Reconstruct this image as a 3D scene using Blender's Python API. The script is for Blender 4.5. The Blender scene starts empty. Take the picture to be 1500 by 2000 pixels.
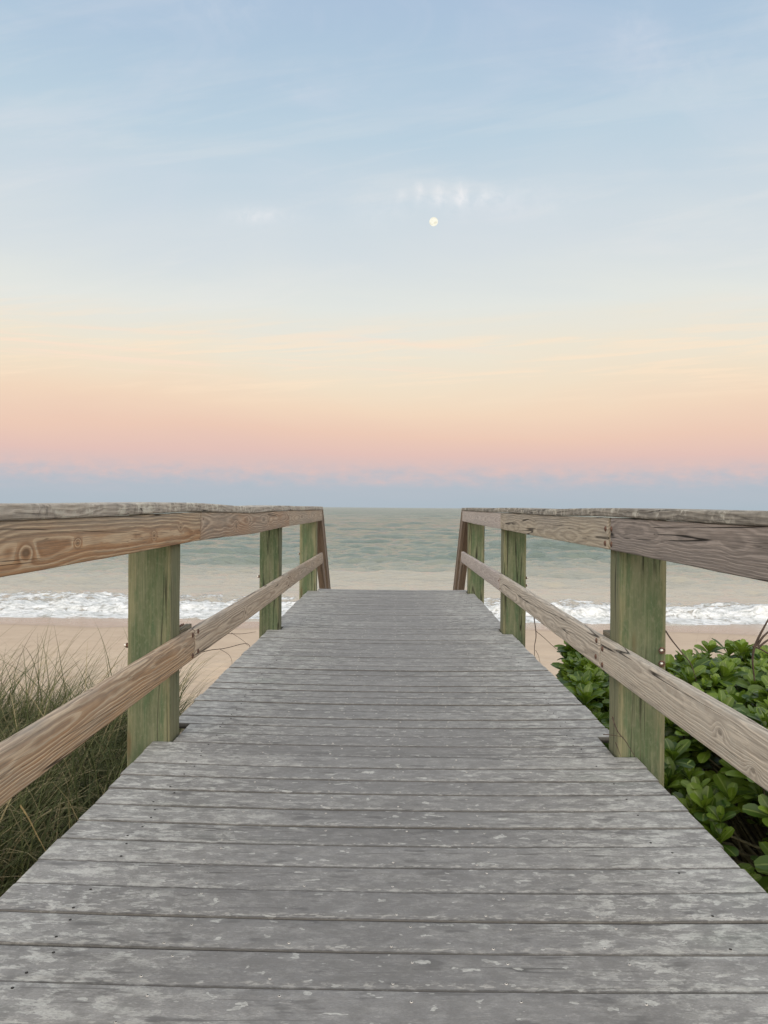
import bpy, math, random
import numpy as np
from mathutils import Vector, Matrix, Euler
R = math.radians
random.seed(7)
rng = np.random.default_rng(11)
scn = bpy.context.scene
COL = scn.collection

# ------------------------------------------------------------------ camera
CAMZ = 1.05
cam_d = bpy.data.cameras.new('camera')
cam = bpy.data.objects.new('camera', cam_d); COL.objects.link(cam)
cam_d.sensor_fit = 'VERTICAL'; cam_d.sensor_height = 36; cam_d.lens = 27
cam_d.clip_start = 0.05; cam_d.clip_end = 30000
YAW = math.atan(19/1500)
cam.matrix_world = (Matrix.Translation((0, 0, CAMZ)) @ Matrix.Rotation(YAW, 4, 'Z')
                    @ Matrix.Rotation(R(90 - 0.34), 4, 'X') @ Matrix.Rotation(R(0.46), 4, 'Z'))
scn.camera = cam
scn.view_settings.view_transform = 'Standard'; scn.view_settings.look = 'None'
scn.view_settings.exposure = 0.0; scn.view_settings.gamma = 1.0
scn.cycles.max_bounces = 8

# ------------------------------------------------------------------ node helper
class S:
    """a socket with arithmetic"""
    def __init__(s, nt, k): s.nt = nt; s.k = k
    def _m(s, op, *a, clamp=False):
        n = s.nt.nodes.new('ShaderNodeMath'); n.operation = op; n.use_clamp = clamp
        for i, v in enumerate((s,) + a):
            if isinstance(v, S): s.nt.links.new(v.k, n.inputs[i])
            else: n.inputs[i].default_value = v
        return S(s.nt, n.outputs[0])
    def __add__(s, o): return s._m('ADD', o)
    def __sub__(s, o): return s._m('SUBTRACT', o)
    def __mul__(s, o): return s._m('MULTIPLY', o)
    def __truediv__(s, o): return s._m('DIVIDE', o)
    def __neg__(s): return s._m('MULTIPLY', -1.0)
    __radd__ = __add__; __rmul__ = __mul__
    def clamp(s): return s._m('ADD', 0.0, clamp=True)
    def abs(s): return s._m('ABSOLUTE')
    def sqrt(s): return s._m('SQRT')
    def exp(s): return s._m('EXPONENT')
    def sin(s): return s._m('SINE')
    def pow(s, p): return s._m('POWER', p)
    def frac(s): return s._m('FRACT')
    def smooth(s, a, b, lo=0.0, hi=1.0):
        n = s.nt.nodes.new('ShaderNodeMapRange'); n.interpolation_type = 'SMOOTHSTEP'
        s.nt.links.new(s.k, n.inputs['Value'])
        n.inputs['From Min'].default_value = a; n.inputs['From Max'].default_value = b
        n.inputs['To Min'].default_value = lo; n.inputs['To Max'].default_value = hi
        return S(s.nt, n.outputs['Result'])

def setin(nt, inp, v):
    if isinstance(v, S): nt.links.new(v.k, inp)
    elif v is not None: inp.default_value = v
def comb(nt, x, y, z):
    n = nt.nodes.new('ShaderNodeCombineXYZ')
    for i, v in enumerate((x, y, z)): setin(nt, n.inputs[i], v)
    return S(nt, n.outputs[0])
def sep(nt, v):
    n = nt.nodes.new('ShaderNodeSeparateXYZ'); nt.links.new(v.k, n.inputs[0])
    return [S(nt, n.outputs[i]) for i in range(3)]
def noise(nt, v, scale=1.0, detail=3.0, rough=0.5, dist=0.0):
    n = nt.nodes.new('ShaderNodeTexNoise'); n.inputs['Scale'].default_value = scale
    n.inputs['Detail'].default_value = detail; n.inputs['Roughness'].default_value = rough
    n.inputs['Distortion'].default_value = dist
    nt.links.new(v.k, n.inputs['Vector']); return S(nt, n.outputs[0])
def voro(nt, v, scale=1.0, out='Distance', rnd=1.0):
    n = nt.nodes.new('ShaderNodeTexVoronoi'); n.inputs['Scale'].default_value = scale
    n.inputs['Randomness'].default_value = rnd
    nt.links.new(v.k, n.inputs['Vector']); return S(nt, n.outputs[out])
def mix(nt, f, a, b):
    n = nt.nodes.new('ShaderNodeMix'); n.data_type = 'RGBA'
    setin(nt, n.inputs[0], f)
    for i, v in ((6, a), (7, b)):
        if isinstance(v, S): nt.links.new(v.k, n.inputs[i])
        else: n.inputs[i].default_value = (*v, 1)
    return S(nt, n.outputs[2])
def coords(nt, which='Object'):
    n = nt.nodes.new('ShaderNodeTexCoord'); return S(nt, n.outputs[which])
def attr(nt, name):
    n = nt.nodes.new('ShaderNodeAttribute'); n.attribute_name = name; return S(nt, n.outputs['Fac'])
def lin(r, g, b):
    f = lambda c: c/255/12.92 if c/255 <= 0.04045 else ((c/255+0.055)/1.055)**2.4
    return (f(r), f(g), f(b))
def new_mat(name):
    m = bpy.data.materials.new(name); m.use_nodes = True
    nt = m.node_tree; b = nt.nodes['Principled BSDF']
    return m, nt, b
def bump(nt, b, h, strength=0.5, dist=0.005):
    n = nt.nodes.new('ShaderNodeBump'); n.inputs['Strength'].default_value = strength
    n.inputs['Distance'].default_value = dist
    nt.links.new(h.k, n.inputs['Height']); nt.links.new(n.outputs[0], b.inputs['Normal'])

# ------------------------------------------------------------------ sky
world = bpy.data.worlds.new('World'); scn.world = world; world.use_nodes = True
nt = world.node_tree; bg = nt.nodes['Background']
d = coords(nt, 'Generated'); dx, dy, dz = sep(nt, d)
el = dz._m('ARCSINE') * (180/math.pi)                       # elevation in degrees
inv = comb(nt, dx/(dy.abs()+0.02), dz/(dy.abs()+0.02)*3.0, dy)
u = dx/(dy.abs()+0.02); v = dz/(dy.abs()+0.02)
n1 = noise(nt, comb(nt, u*1.3, v*5.0, 0.0), 2.0, 4, 0.55, 0.6)
n2 = noise(nt, comb(nt, u*1.0, v*6.0, 4.0), 9.0, 4, 0.6, 0.3)
hor = el.smooth(3.5, 1.6)
n0 = noise(nt, comb(nt, u*0.55+2.0, v*1.5+u*0.25, 11.0), 1.7, 3, 0.5)
elp = el + (n1 - 0.5)*el.smooth(1.5, 12.0)*4.2 + (n0-0.5)*el.smooth(2.5, 7.0)*5.0 + (n2-0.5)*hor*1.3
puff = noise(nt, comb(nt, u, v*2.2, 9.0), 34.0, 4, 0.6)
elp = elp + (puff-0.5)*el.smooth(3.9, 2.6)*el.smooth(0.8, 2.0)*2.6
def ramp(nt, fac, stops, emax):
    n = nt.nodes.new('ShaderNodeValToRGB'); cr = n.color_ramp; cr.interpolation = 'EASE' if False else 'LINEAR'
    nt.links.new(fac.k, n.inputs[0])
    while len(cr.elements) < len(stops): cr.elements.new(0.5)
    for e, (p, c) in zip(cr.elements, stops):
        e.position = p/emax; e.color = (*lin(*c), 1)
    return S(nt, n.outputs[0])
EM = 90.0
east = [(0, (174,187,197)), (1.3, (180,189,199)), (2.0, (191,190,197)), (2.9, (212,192,191)), (3.9, (227,194,185)),
        (5.2, (236,202,183)), (7.2, (242,216,191)), (9.0, (241,224,200)), (11.2, (237,229,211)), (14.5, (227,230,225)),
        (18.0, (214,222,226)), (21.5, (203,216,225)), (26.0, (187,208,223)), (31.0, (175,198,219)), (36., (170,192,217)),
        (52., (200,204,210)), (90., (214,212,208))]
west = [(0, (255,214,160)), (6.0, (255,228,190)), (14, (250,240,222)), (25., (228,236,242)), (45., (225,222,220)), (90., (214,212,208))]
fe = (elp/EM).clamp()
ce = ramp(nt, fe, east, EM)
cw = ramp(nt, (el/EM).clamp(), west, EM)
# the afterglow side of the sky, behind the camera, is the brighter one
gl = nt.nodes.new('ShaderNodeMix'); gl.data_type = 'RGBA'; gl.blend_type = 'MULTIPLY'; gl.inputs[0].default_value = 1
nt.links.new(cw.k, gl.inputs[6]); gl.inputs[7].default_value = (2.8, 2.7, 2.6, 1)
cwb = S(nt, gl.outputs[2])
side = dy.smooth(0.25, -0.6)
sky = mix(nt, side, ce, cwb)
# faint cloud tufts round the moon and thin streaks
def tuft(uc, vc, su, sv, a, k=1.0):
    return (-(((u-uc)/su).pow(2.0) + ((v-vc)/sv).pow(2.0))*k).exp()*a
def uv(px, py): # photo pixel -> tangent coordinates of the sky
    x = (px-750)/1500; y = (1000-py)/1500
    vec = cam.matrix_world.to_3x3() @ Vector((x, y, -1)); return vec.x/vec.y, vec.z/vec.y
t = None
for (px, py, su, sv, a) in ((817, 390, 8, 17, .62), (858, 383, 11, 16, .45), (855, 403, 13, 12, .5), (897, 392, 15, 17, .55),
                            (912, 408, 20, 10, .35), (938, 400, 11, 11, .38), (965, 392, 22, 14, .2), (783, 398, 9, 12, .25),
                            (895, 400, 90, 30, .30), (1040, 405, 70, 34, .18), (500, 432, 52, 17, .42), (560, 438, 60, 14, .16),
                            (740, 420, 60, 40, .14), (1230, 90, 45, 60, .12), (1330, 150, 130, 60, .10), (450, 40, 110, 45, .10)):
    uc, vc = uv(px, py); g = tuft(uc, vc, su/1500, sv/1500, a)
    t = g if t is None else t + g
tn = noise(nt, comb(nt, u, v, 2.0), 55.0, 4, 0.6, 0.5)
tn2 = noise(nt, comb(nt, u*2.0, v*1.2, 5.0), 14.0, 4, 0.6, 0.5)
t = t*tn.smooth(0.25, 0.7, 0.25, 1.15)*tn2.smooth(0.3, 0.65, 0.55, 1.0)*dy.smooth(0.0, 0.1)
sky = mix(nt, t.clamp(), sky, lin(240, 240, 242))
st = noise(nt, comb(nt, u*1.2, v*20.0-u*1.6, 1.0), 3.2, 5, 0.6, 0.3).smooth(0.47, 0.64)*el.smooth(7.0, 9.5)*el.smooth(15.0, 11.0)*dy.smooth(0.0, 0.2)
sky = mix(nt, st*0.55, sky, lin(255, 230, 202))
st2 = noise(nt, comb(nt, u*1.0+5.0, v*34.0+u*2.2, 3.0), 2.6, 5, 0.62, 0.2).smooth(0.50, 0.66)*el.smooth(8.5, 10.5)*el.smooth(13.5, 11.5)*u.smooth(.25, -.05)*dy.smooth(0.0, 0.2)
sky = mix(nt, st2*0.6, sky, lin(252, 226, 205))
st3 = noise(nt, comb(nt, u*1.1, v*9.0-u*1.5, 7.0), 2.2, 5, 0.6, 0.4).smooth(0.48, 0.68)*el.smooth(12.0, 15.0)*el.smooth(34.0, 20.0, .35, 1.0)*dy.smooth(0.0, 0.2)
sky = mix(nt, st3*0.17, sky, lin(240, 236, 232))
pat = noise(nt, comb(nt, u*1.5, v*3.0, 8.0), 2.6, 5, 0.6, 1.0).smooth(0.45, 0.75)*el.smooth(16.0, 22.0)
sky = mix(nt, pat*0.16, sky, lin(225, 224, 235))
nt.links.new(sky.k, bg.inputs[0]); bg.inputs[1].default_value = 1.0

# ------------------------------------------------------------------ sun (already set, only the soft western glow is left)
sd = bpy.data.lights.new('sun', 'SUN'); sd.energy = 1.0; sd.angle = R(30); sd.color = (1, .86, .68)
sun = bpy.data.objects.new('sun', sd); COL.objects.link(sun)
sdir = Vector((-0.35, -1.0, 0.5)).normalized()            # where the glow comes from
sun.rotation_euler = sdir.to_track_quat('Z', 'Y').to_euler()

# ------------------------------------------------------------------ object helpers
def link_mesh(name, verts, faces, mats, parent=None, loc=(0,0,0), rot=None, smooth=True, attrs=None, matidx=None):
    me = bpy.data.meshes.new(name)
    verts = np.asarray(verts, dtype=np.float32)
    if isinstance(faces, np.ndarray):
        k = faces.shape[1]; nf = len(faces)
        me.vertices.add(len(verts)); me.vertices.foreach_set('co', verts.ravel())
        me.loops.add(nf*k); me.loops.foreach_set('vertex_index', faces.astype(np.int32).ravel())
        me.polygons.add(nf); me.polygons.foreach_set('loop_start', np.arange(0, nf*k, k, dtype=np.int32))
        me.update(calc_edges=True)
    else:
        me.from_pydata([tuple(map(float, v)) for v in verts], [], faces); me.update()
    for m in (mats if isinstance(mats, (list, tuple)) else [mats]): me.materials.append(m)
    if smooth: me.polygons.foreach_set('use_smooth', np.ones(len(me.polygons), dtype=bool))
    if matidx is not None: me.polygons.foreach_set('material_index', np.asarray(matidx, dtype=np.int32))
    for k, a in (attrs or {}).items():
        at = me.attributes.new(k, 'FLOAT', 'POINT'); at.data.foreach_set('value', np.asarray(a, dtype=np.float32))
    me.validate()
    o = bpy.data.objects.new(name, me); COL.objects.link(o)
    o.location = loc
    if rot: o.rotation_euler = rot
    if parent: o.parent = parent; o.location = Vector(loc) - parent.location
    return o
def tag(o, label=None, cat=None, group=None, kind=None):
    if label: o['label'] = label
    if cat: o['category'] = cat
    if group: o['group'] = group
    if kind: o['kind'] = kind
    return o
def empty(name, loc, label, cat, group=None):
    o = bpy.data.objects.new(name, None); COL.objects.link(o); o.location = loc
    o.empty_display_size = .1
    return tag(o, label, cat, group)

# value noise for geometry
_T = rng.random((256, 256))
def vn(x, y):
    xi = np.floor(x).astype(int); yi = np.floor(y).astype(int); fx = x-xi; fy = y-yi
    fx = fx*fx*(3-2*fx); fy = fy*fy*(3-2*fy)
    a = _T[xi & 255, yi & 255]; b = _T[(xi+1) & 255, yi & 255]; c = _T[xi & 255, (yi+1) & 255]; e = _T[(xi+1) & 255, (yi+1) & 255]
    return (a*(1-fx)+b*fx)*(1-fy)+(c*(1-fx)+e*fx)*fy
def fbm(x, y, o=4, g=0.5):
    s = 0; a = 1; t = 0
    for i in range(o):
        s = s + a*vn(x*2**i+17.3*i, y*2**i+5.1*i); t += a; a *= g
    return s/t
def sstep(x, a, b):
    t = np.clip((x-a)/(b-a), 0, 1); return t*t*(3-2*t)

def section(w, h, bev, nseg=3, nface=3):
    """rounded rectangle ring in (x,z), counter-clockwise, with extra points on the faces"""
    P = []
    cs = [(w/2-bev, h/2-bev, 0), (-w/2+bev, h/2-bev, 90), (-w/2+bev, -h/2+bev, 180), (w/2-bev, -h/2+bev, 270)]
    for i, (cx, cz, a0) in enumerate(cs):
        arc = [(cx+bev*math.cos(R(a0+90*k/nseg)), cz+bev*math.sin(R(a0+90*k/nseg))) for k in range(nseg+1)]
        P += arc
        nx = cs[(i+1) % 4]; e = (nx[0]+bev*math.cos(R(nx[2])), nx[1]+bev*math.sin(R(nx[2])))
        s = arc[-1]
        for k in range(1, nface): P.append((s[0]+(e[0]-s[0])*k/nface, s[1]+(e[1]-s[1])*k/nface))
    return np.array(P)
def board_geo(L, w, h, bev, step=0.05, path=None, rough=0.0008, seed=0, edge_wear=0.0):
    """a board lying along local +Y from 0 to L; path(y) -> (dx,dz)"""
    sec = section(w, h, bev); n = len(sec)
    ys = [0.0, 0.0015] + list(np.linspace(0.006, L-0.006, max(2, int(L/step)))) + [L-0.0015, L]
    V = []
    for i, y in enumerate(ys):
        dx, dz = path(y) if path else (0, 0)
        sc = 0.90 if y in (0.0, L) else (0.97 if i in (1, len(ys)-2) else 1.0)
        ring = sec.copy()
        if sc < 1:
            k = (1-sc)*0.04
            ring = np.sign(ring)*np.maximum(np.abs(ring)-k, 0)
        an = np.arange(n)
        nz = (vn(y*9+an*0.0+seed*3.7, an*0.55+seed*11.0)-.5)*2*rough
        nz2 = (vn(y*28+seed*1.7, an*0.9+seed*5.0)-.5)*2*edge_wear
        rad = ring/np.maximum(np.linalg.norm(ring, axis=1, keepdims=True), 1e-6)
        ring = ring + rad*(nz+nz2)[:, None]
        for p in ring: V.append((p[0]+dx, y, p[1]+dz))
    F = []
    m = len(ys)
    for i in range(m-1):
        for j in range(n):
            a = i*n+j; b = i*n+(j+1) % n
            F.append((a, b, b+n, a+n))
    F.append(tuple(range(n))); F.append(tuple(reversed(range((m-1)*n, m*n))))
    F = [tuple(reversed(f)) for f in F]
    return V, F
def board(name, p0, L, w, h, mat, parent, bev=0.006, path=None, rot=None, rough=0.0008, seed=None, step=0.05, edge_wear=0.0):
    if seed is None: seed = random.random()*50
    V, F = board_geo(L, w, h, bev, step, path, rough, seed, edge_wear)
    o = link_mesh(name, V, F, mat, parent, p0, rot)
    m = o.data
    m.polygons[len(F)-1].use_smooth = False; m.polygons[len(F)-2].use_smooth = False
    return o
def lathe(prof, n=14):
    V = []; F = []
    for (r, z) in prof:
        for k in range(n): V.append((r*math.cos(2*math.pi*k/n), r*math.sin(2*math.pi*k/n), z))
    for i in range(len(prof)-1):
        for k in range(n):
            a = i*n+k; b = i*n+(k+1) % n; F.append((a, b, b+n, a+n))
    F.append(tuple(reversed(range(n)))); F.append(tuple(range((len(prof)-1)*n, len(prof)*n)))
    return V, F
def tube(pts, rads, n=5):
    V = []; F = []
    P = [Vector(p) for p in pts]
    for i, p in enumerate(P):
        tdir = (P[min(i+1, len(P)-1)]-P[max(i-1, 0)]).normalized()
        a = tdir.orthogonal().normalized() if i == 0 else (a - tdir*a.dot(tdir)).normalized()
        b = tdir.cross(a)
        for k in range(n):
            q = p + (a*math.cos(2*math.pi*k/n)+b*math.sin(2*math.pi*k/n))*rads[i]
            V.append(tuple(q))
    for i in range(len(P)-1):
        for k in range(n):
            c = i*n+k; e = i*n+(k+1) % n; F.append((c, e, e+n, c+n))
    return V, F
class Acc:
    def __init__(s): s.V = []; s.F = []
    def add(s, V, F):
        o = len(s.V); s.V += [tuple(v) for v in V]; s.F += [tuple(i+o for i in f) for f in F]

# ------------------------------------------------------------------ materials
def wood(name, light, dark, weather, x0=-0.05, z0=0.0, spacing=0.007, wz=None, knots=(), wamt=0.5, crack=0.6, wander=0.03,
         tint=None, off=0.0, ringc=0.8, fine=1.0, lichen=0.0, tintz=None):
    """weathered pine; local Y is the grain. light/dark = ring colours, weather = silvery grey weathered colour"""
    m, nt, b = new_mat(name)
    P = coords(nt); x, y, z = sep(nt, P)
    yo = y + off
    lowa = noise(nt, comb(nt, x*2.0+off, yo*.8, z*2.0), 1.0, 2, 0.5)
    lowb = noise(nt, comb(nt, x*2.0, yo*1.2, z*2.0+off+7.0), 1.0, 2, 0.5)
    wob = noise(nt, comb(nt, x*14, yo*5.0, z*14+off), 1.0, 3, 0.5)
    zz = z - z0 + (lowa-0.5)*wander*2.0
    xx = x - x0 + (lowb-0.5)*wander*2.4
    r = (zz*zz + xx*xx).sqrt() + (wob-0.5)*0.010
    kmask = None
    for (ky, kz, kr) in knots:
        dd = (((y-ky)/(kr*1.9)).pow(2.0) + ((z-kz)/(kr)).pow(2.0))
        g = (-(dd*0.55)).exp()
        r = r + g*0.024
        kk = dd.sqrt().smooth(0.75, 0.35); kmask = kk if kmask is None else kmask._m('MAXIMUM', kk)
    ph = (r/spacing)
    f = ph.frac()
    line = f.smooth(0.50, 0.78)*f.smooth(1.0, 0.88)             # bleached ridge of each year ring
    ring = f.smooth(0.0, 0.40)*f.smooth(0.72, 0.45)
    rvar = noise(nt, comb(nt, x*3, yo*1.3, z*6+off), 3.0, 3, 0.6)
    fib = noise(nt, comb(nt, x*260, yo*5.0, z*260), 1.0, 3, 0.6)
    fib2 = noise(nt, comb(nt, x*700, yo*16.0, z*700+off), 1.0, 2, 0.6)
    col = mix(nt, (ring*ringc*rvar.smooth(0.25, 0.6, 0.45, 1.0)).clamp(), light, dark)
    if tint:
        tm = noise(nt, comb(nt, x*4, yo*1.6, z*9+off*2), 1.0, 3, 0.55)
        tz = (z*-9.0 + 0.45 if tintz is None else z*tintz+0.45)
        tm = (tm*1.6 - 0.55 + tz*0.6).smooth(0.08, 0.62)
        col = mix(nt, tm*0.85, col, mix(nt, (ring*0.75).clamp(), tint[0], tint[1]))
    wn = noise(nt, comb(nt, x*5, yo*1.4, z*7+off*3), 1.0, 4, 0.6)
    if wz is None: wf = (wn.smooth(0.3, 0.7)*wamt).clamp()
    else: wf = ((z*wz + (wn-0.5)*1.6 + wamt)).clamp()
    col = mix(nt, wf, col, mix(nt, (ring*0.55).clamp(), weather, tuple(c*0.62 for c in weather)))
    col = mix(nt, (line*rvar.smooth(0.3, 0.6, 0.25, 0.75)*ringc).clamp(), col, tuple(min(1, c*1.22) for c in light))
    col = mix(nt, fib.smooth(0.40, 0.68)*0.5*fine, col, tuple(c*0.45 for c in weather))
    col = mix(nt, fib2.smooth(0.5, 0.85)*0.25*fine, col, tuple(min(1, c*1.5) for c in light))
    # dark checks running with the grain
    cn = noise(nt, comb(nt, x*9+off, yo*0.35, z*20+yo*.6), 1.0, 1.5, 0.5)
    cm = noise(nt, comb(nt, x*7, yo*2.2, z*9+off), 1.0, 2, 0.5)
    cr = (cn-0.5).abs().smooth(0.014, 0.003)*cm.smooth(0.47, 0.56)*crack
    cn2 = noise(nt, comb(nt, x*22+off, yo*1.2, z*70+yo), 1.0, 1.5, 0.5)
    cr2 = (cn2-0.5).abs().smooth(0.012, 0.0)*cm.smooth(0.52, 0.44)*crack*0.6
    crk = cr._m('MAXIMUM', cr2).clamp()
    col = mix(nt, crk, col, tuple(c*0.12 for c in dark))
    if kmask is not None: col = mix(nt, kmask*0.6, col, tuple(c*0.45 for c in dark))
    if lichen:
        ln = noise(nt, comb(nt, x*30, yo*22, z*30+off), 1.0, 4, 0.65)
        ln2 = noise(nt, comb(nt, x*6, yo*5, z*6+off), 1.0, 3, 0.6)
        col = mix(nt, ln.smooth(0.48, 0.60)*ln2.smooth(0.35, 0.6)*lichen, col, (.46, .455, .41))
        col = mix(nt, ln.smooth(0.45, 0.34)*ln2.smooth(0.35, 0.6)*lichen*0.6, col, (.07, .065, .06))
    nt.links.new(col.k, b.inputs['Base Color'])
    b.inputs['Roughness'].default_value = 0.88; b.inputs['Specular IOR Level'].default_value = 0.25
    h = line*0.8 + ring*-0.3 + fib*0.5 + crk*-2.5 + fib2*0.25
    bump(nt, b, h, 0.55, 0.0016)
    return m

GREY = (.30, .28, .25)
W_TOP_L = wood('top_rail_wood', (.40, .32, .23), (.20, .135, .085), (.27, .235, .195), x0=-0.045, z0=-0.01, spacing=0.0105, wz=9.0, wamt=0.25,
               knots=((-0.0, -0.03, .026),), tint=((.38, .225, .12), (.26, .135, .07)), wander=0.03, off=3.0, crack=.8, ringc=.95)
W_TOP_R = wood('grey_rail_wood', (.29, .25, .22), (.15, .125, .11), (.24, .215, .20), x0=0.06, z0=0.03, spacing=0.006, wamt=1.0,
               off=9.0, crack=1.0, ringc=.6, wander=.02, fine=1.3)

def post_mat(name, off, dark=1.0):
    m, nt, b = new_mat(name)
    P = coords(nt); x, y, z = sep(nt, P)
    wob = noise(nt, comb(nt, x*6, y*1.2+off, z*6), 1.0, 3, 0.5)
    big = noise(nt, comb(nt, x*10+off, y*2.6, z*10), 1.0, 5, 0.68)
    str_ = noise(nt, comb(nt, x*70+off, y*1.6, z*70), 1.0, 4, 0.65)
    fine = noise(nt, comb(nt, x*260, y*6+off, z*260), 1.0, 3, 0.6)
    r = ((x+0.02)*(x+0.02)+(z-0.16)*(z-0.16)).sqrt() + (wob-0.5)*0.05
    f = (r/0.011).frac(); ring = f.smooth(0, .7)*f.smooth(1, .82)
    edge = ((x*11.0).pow(2.0) + (big-0.5)*1.8).clamp()
    col = mix(nt, big.smooth(0.35, 0.65), (.070*dark, .110*dark, .058*dark), (.155*dark, .172*dark, .115*dark))
    col = mix(nt, edge.smooth(0.35, 1.0)*0.8, col, (.225*dark, .215*dark, .135*dark))
    grn = noise(nt, comb(nt, x*20+off, y*2.4+3, z*20), 1.0, 5, 0.7)
    col = mix(nt, grn.smooth(0.52, 0.66)*0.6, col, (.042*dark, .105*dark, .052*dark))
    col = mix(nt, str_.smooth(0.46, 0.70)*0.5, col, (.235*dark, .25*dark, .165*dark))
    col = mix(nt, ring*0.30, col, (.075, .10, .05))
    col = mix(nt, fine.smooth(0.4, 0.75)*0.5, col, (.05, .065, .038))
    spk = noise(nt, comb(nt, x*90, y*40+off, z*90), 1.0, 4, 0.7)
    col = mix(nt, spk.smooth(.5, .7)*.35, col, (.19, .20, .15))
    kn = voro(nt, comb(nt, x*7+off, y*1.3, z*7), 1.0).smooth(.13, .05)
    col = mix(nt, kn*.7, col, (.10, .075, .04))
    cn = noise(nt, comb(nt, x*16+off, y*0.40, z*16), 1.0, 2, 0.5)
    cm = noise(nt, comb(nt, x*5, y*1.5+off, z*5), 1.0, 2, 0.5)
    crk = (cn-0.5).abs().smooth(0.016, 0.004)*cm.smooth(0.40, 0.50)
    col = mix(nt, crk*0.9, col, (.012, .014, .009))
    nt.links.new(col.k, b.inputs['Base Color'])
    b.inputs['Roughness'].default_value = .85; b.inputs['Specular IOR Level'].default_value = .25
    bump(nt, b, str_*0.8+fine*0.4+crk*-3.0+ring*-.3, 0.5, 0.0018)
    return m

def decking_mat():
    m, nt, b = new_mat('weathered_decking')
    P = coords(nt); x, y, z = sep(nt, P)
    rn = attr(nt, 'rnd')
    ctr = noise(nt, comb(nt, x*0.9+rn*3.0, y*1.1, 0.0), 1.0, 3, .5)
    path = ((x*x)._m('MULTIPLY', 1.3) + (ctr-0.5)*1.5).smooth(0.0, 0.85)      # 0 on the trodden middle, 1 towards the edges
    g1 = noise(nt, comb(nt, x*13, y*30, rn*20), 1.0, 6, 0.70, 0.2)
    g2 = noise(nt, comb(nt, x*34, y*80, rn*33), 1.0, 5, 0.68, 0.2)
    g3 = noise(nt, comb(nt, x*3.0, y*9, rn*11), 1.0, 3, 0.6)
    fine = noise(nt, comb(nt, x*120, y*300, rn*7), 1.0, 3, 0.7)
    col = mix(nt, path, (.228, .231, .234), (.365, .368, .362))
    col = mix(nt, (rn*0.9+g3.smooth(0.3, .7)*0.5)*0.5, col, (.15, .15, .152))
    pale = g1.smooth(0.510, 0.545)*(path*0.90+0.13)
    col = mix(nt, pale.clamp(), col, (.49, .50, .485))
    pale2 = g2.smooth(0.575, 0.61)*(path*0.45+0.28)
    col = mix(nt, pale2.clamp(), col, (.43, .43, .42))
    dk = noise(nt, comb(nt, x*7, y*22, rn*51), 1.0, 4, 0.6).smooth(0.58, 0.68)
    col = mix(nt, dk*0.7, col, (.085, .085, .088))
    gr = noise(nt, comb(nt, x*4, y*260, rn*19), 1.0, 3, .6)
    col = mix(nt, gr.smooth(.45, .7)*.20, col, (.13, .13, .128))
    ck = noise(nt, comb(nt, x*0.9+rn*7, y*26, rn*41), 1.0, 1.5, .5)
    ckm = noise(nt, comb(nt, x*1.6, y*7, rn*13), 1.0, 2, .5)
    col = mix(nt, ((ck-.5).abs().smooth(.012, .003)*ckm.smooth(.52, .6))*.8, col, (.05, .05, .048))
    fl = noise(nt, comb(nt, x*20, y*36, rn*71), 1.0, 3, 0.5, 0.4)
    flm = fl.smooth(0.650, 0.664)
    col = mix(nt, flm*0.85, col, (.50, .515, .50))
    sp = voro(nt, comb(nt, x*32, y*50, rn*9), 1.0).smooth(0.09, 0.05)*noise(nt, comb(nt, x*6, y*9, rn*5), 1.0, 2, .5).smooth(.5, .62)
    col = mix(nt, sp*0.6, col, (.5, .5, .48))
    grn = noise(nt, comb(nt, x*2.2, y*4, rn*4+3), 1.0, 3, .5).smooth(0.55, 0.75)*path
    col = mix(nt, grn*0.22, col, (.20, .26, .20))
    col = mix(nt, fine.smooth(0.35, 0.75)*0.5, col, (.12, .12, .12))
    mot = noise(nt, comb(nt, x*16, y*24, rn*17), 1.0, 5, 0.7)
    col = mix(nt, mot.smooth(.42, .62)*0.5, col, (.135, .135, .133))
    # grime and gap shade painted on the lower front lip of each board (the boards' own position across the grain)
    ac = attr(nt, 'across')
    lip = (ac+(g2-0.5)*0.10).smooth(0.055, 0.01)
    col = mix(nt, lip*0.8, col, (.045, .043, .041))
    sid = z.smooth(-.012, -.022)  # board sides inside the gaps, painted dark to deepen the shade there
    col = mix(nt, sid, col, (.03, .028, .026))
    lichen_edge = (ac+(g1-0.5)*0.3).smooth(0.24, 0.10)*(ac).smooth(0.03, 0.10)*g2.smooth(0.5, 0.6)
    col = mix(nt, lichen_edge*0.6, col, (.40, .40, .38))
    nt.links.new(col.k, b.inputs['Base Color'])
    b.inputs['Roughness'].default_value = .60; b.inputs['Specular IOR Level'].default_value = .5
    bump(nt, b, fine*0.7+g2*1.0+mot*.8, 0.5, 0.002)
    return m
M_DECK = decking_mat()
def plain(name, c, rough=.6, metal=0.0, var=0.25, scale=40):
    m, nt, b = new_mat(name)
    n = noise(nt, coords(nt), scale, 4, .6)
    col = mix(nt, n.smooth(.3, .7), tuple(k*(1-var) for k in c), tuple(min(1, k*(1+var)) for k in c))
    nt.links.new(col.k, b.inputs['Base Color']); b.inputs['Roughness'].default_value = rough; b.inputs['Metallic'].default_value = metal
    return m
M_SCREW = plain('galvanised_screw', (.48, .48, .47), .4, .5, .2)
M_HOLE = plain('screw_recess', (.02, .02, .02), .9)
M_RUST = plain('rusty_steel', (.10, .055, .04), .75, .2, .5, 120)
M_ZINC = plain('bright_zinc', (.65, .64, .60), .35, .8, .15)
M_FRAME = wood('framing_wood', (.20, .18, .13), (.10, .09, .06), (.16, .15, .13), off=31.0)
M_STAIR = wood('brown_stair_wood', (.24, .19, .155), (.13, .10, .08), (.21, .18, .155), off=21.0, wamt=.5)

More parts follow.
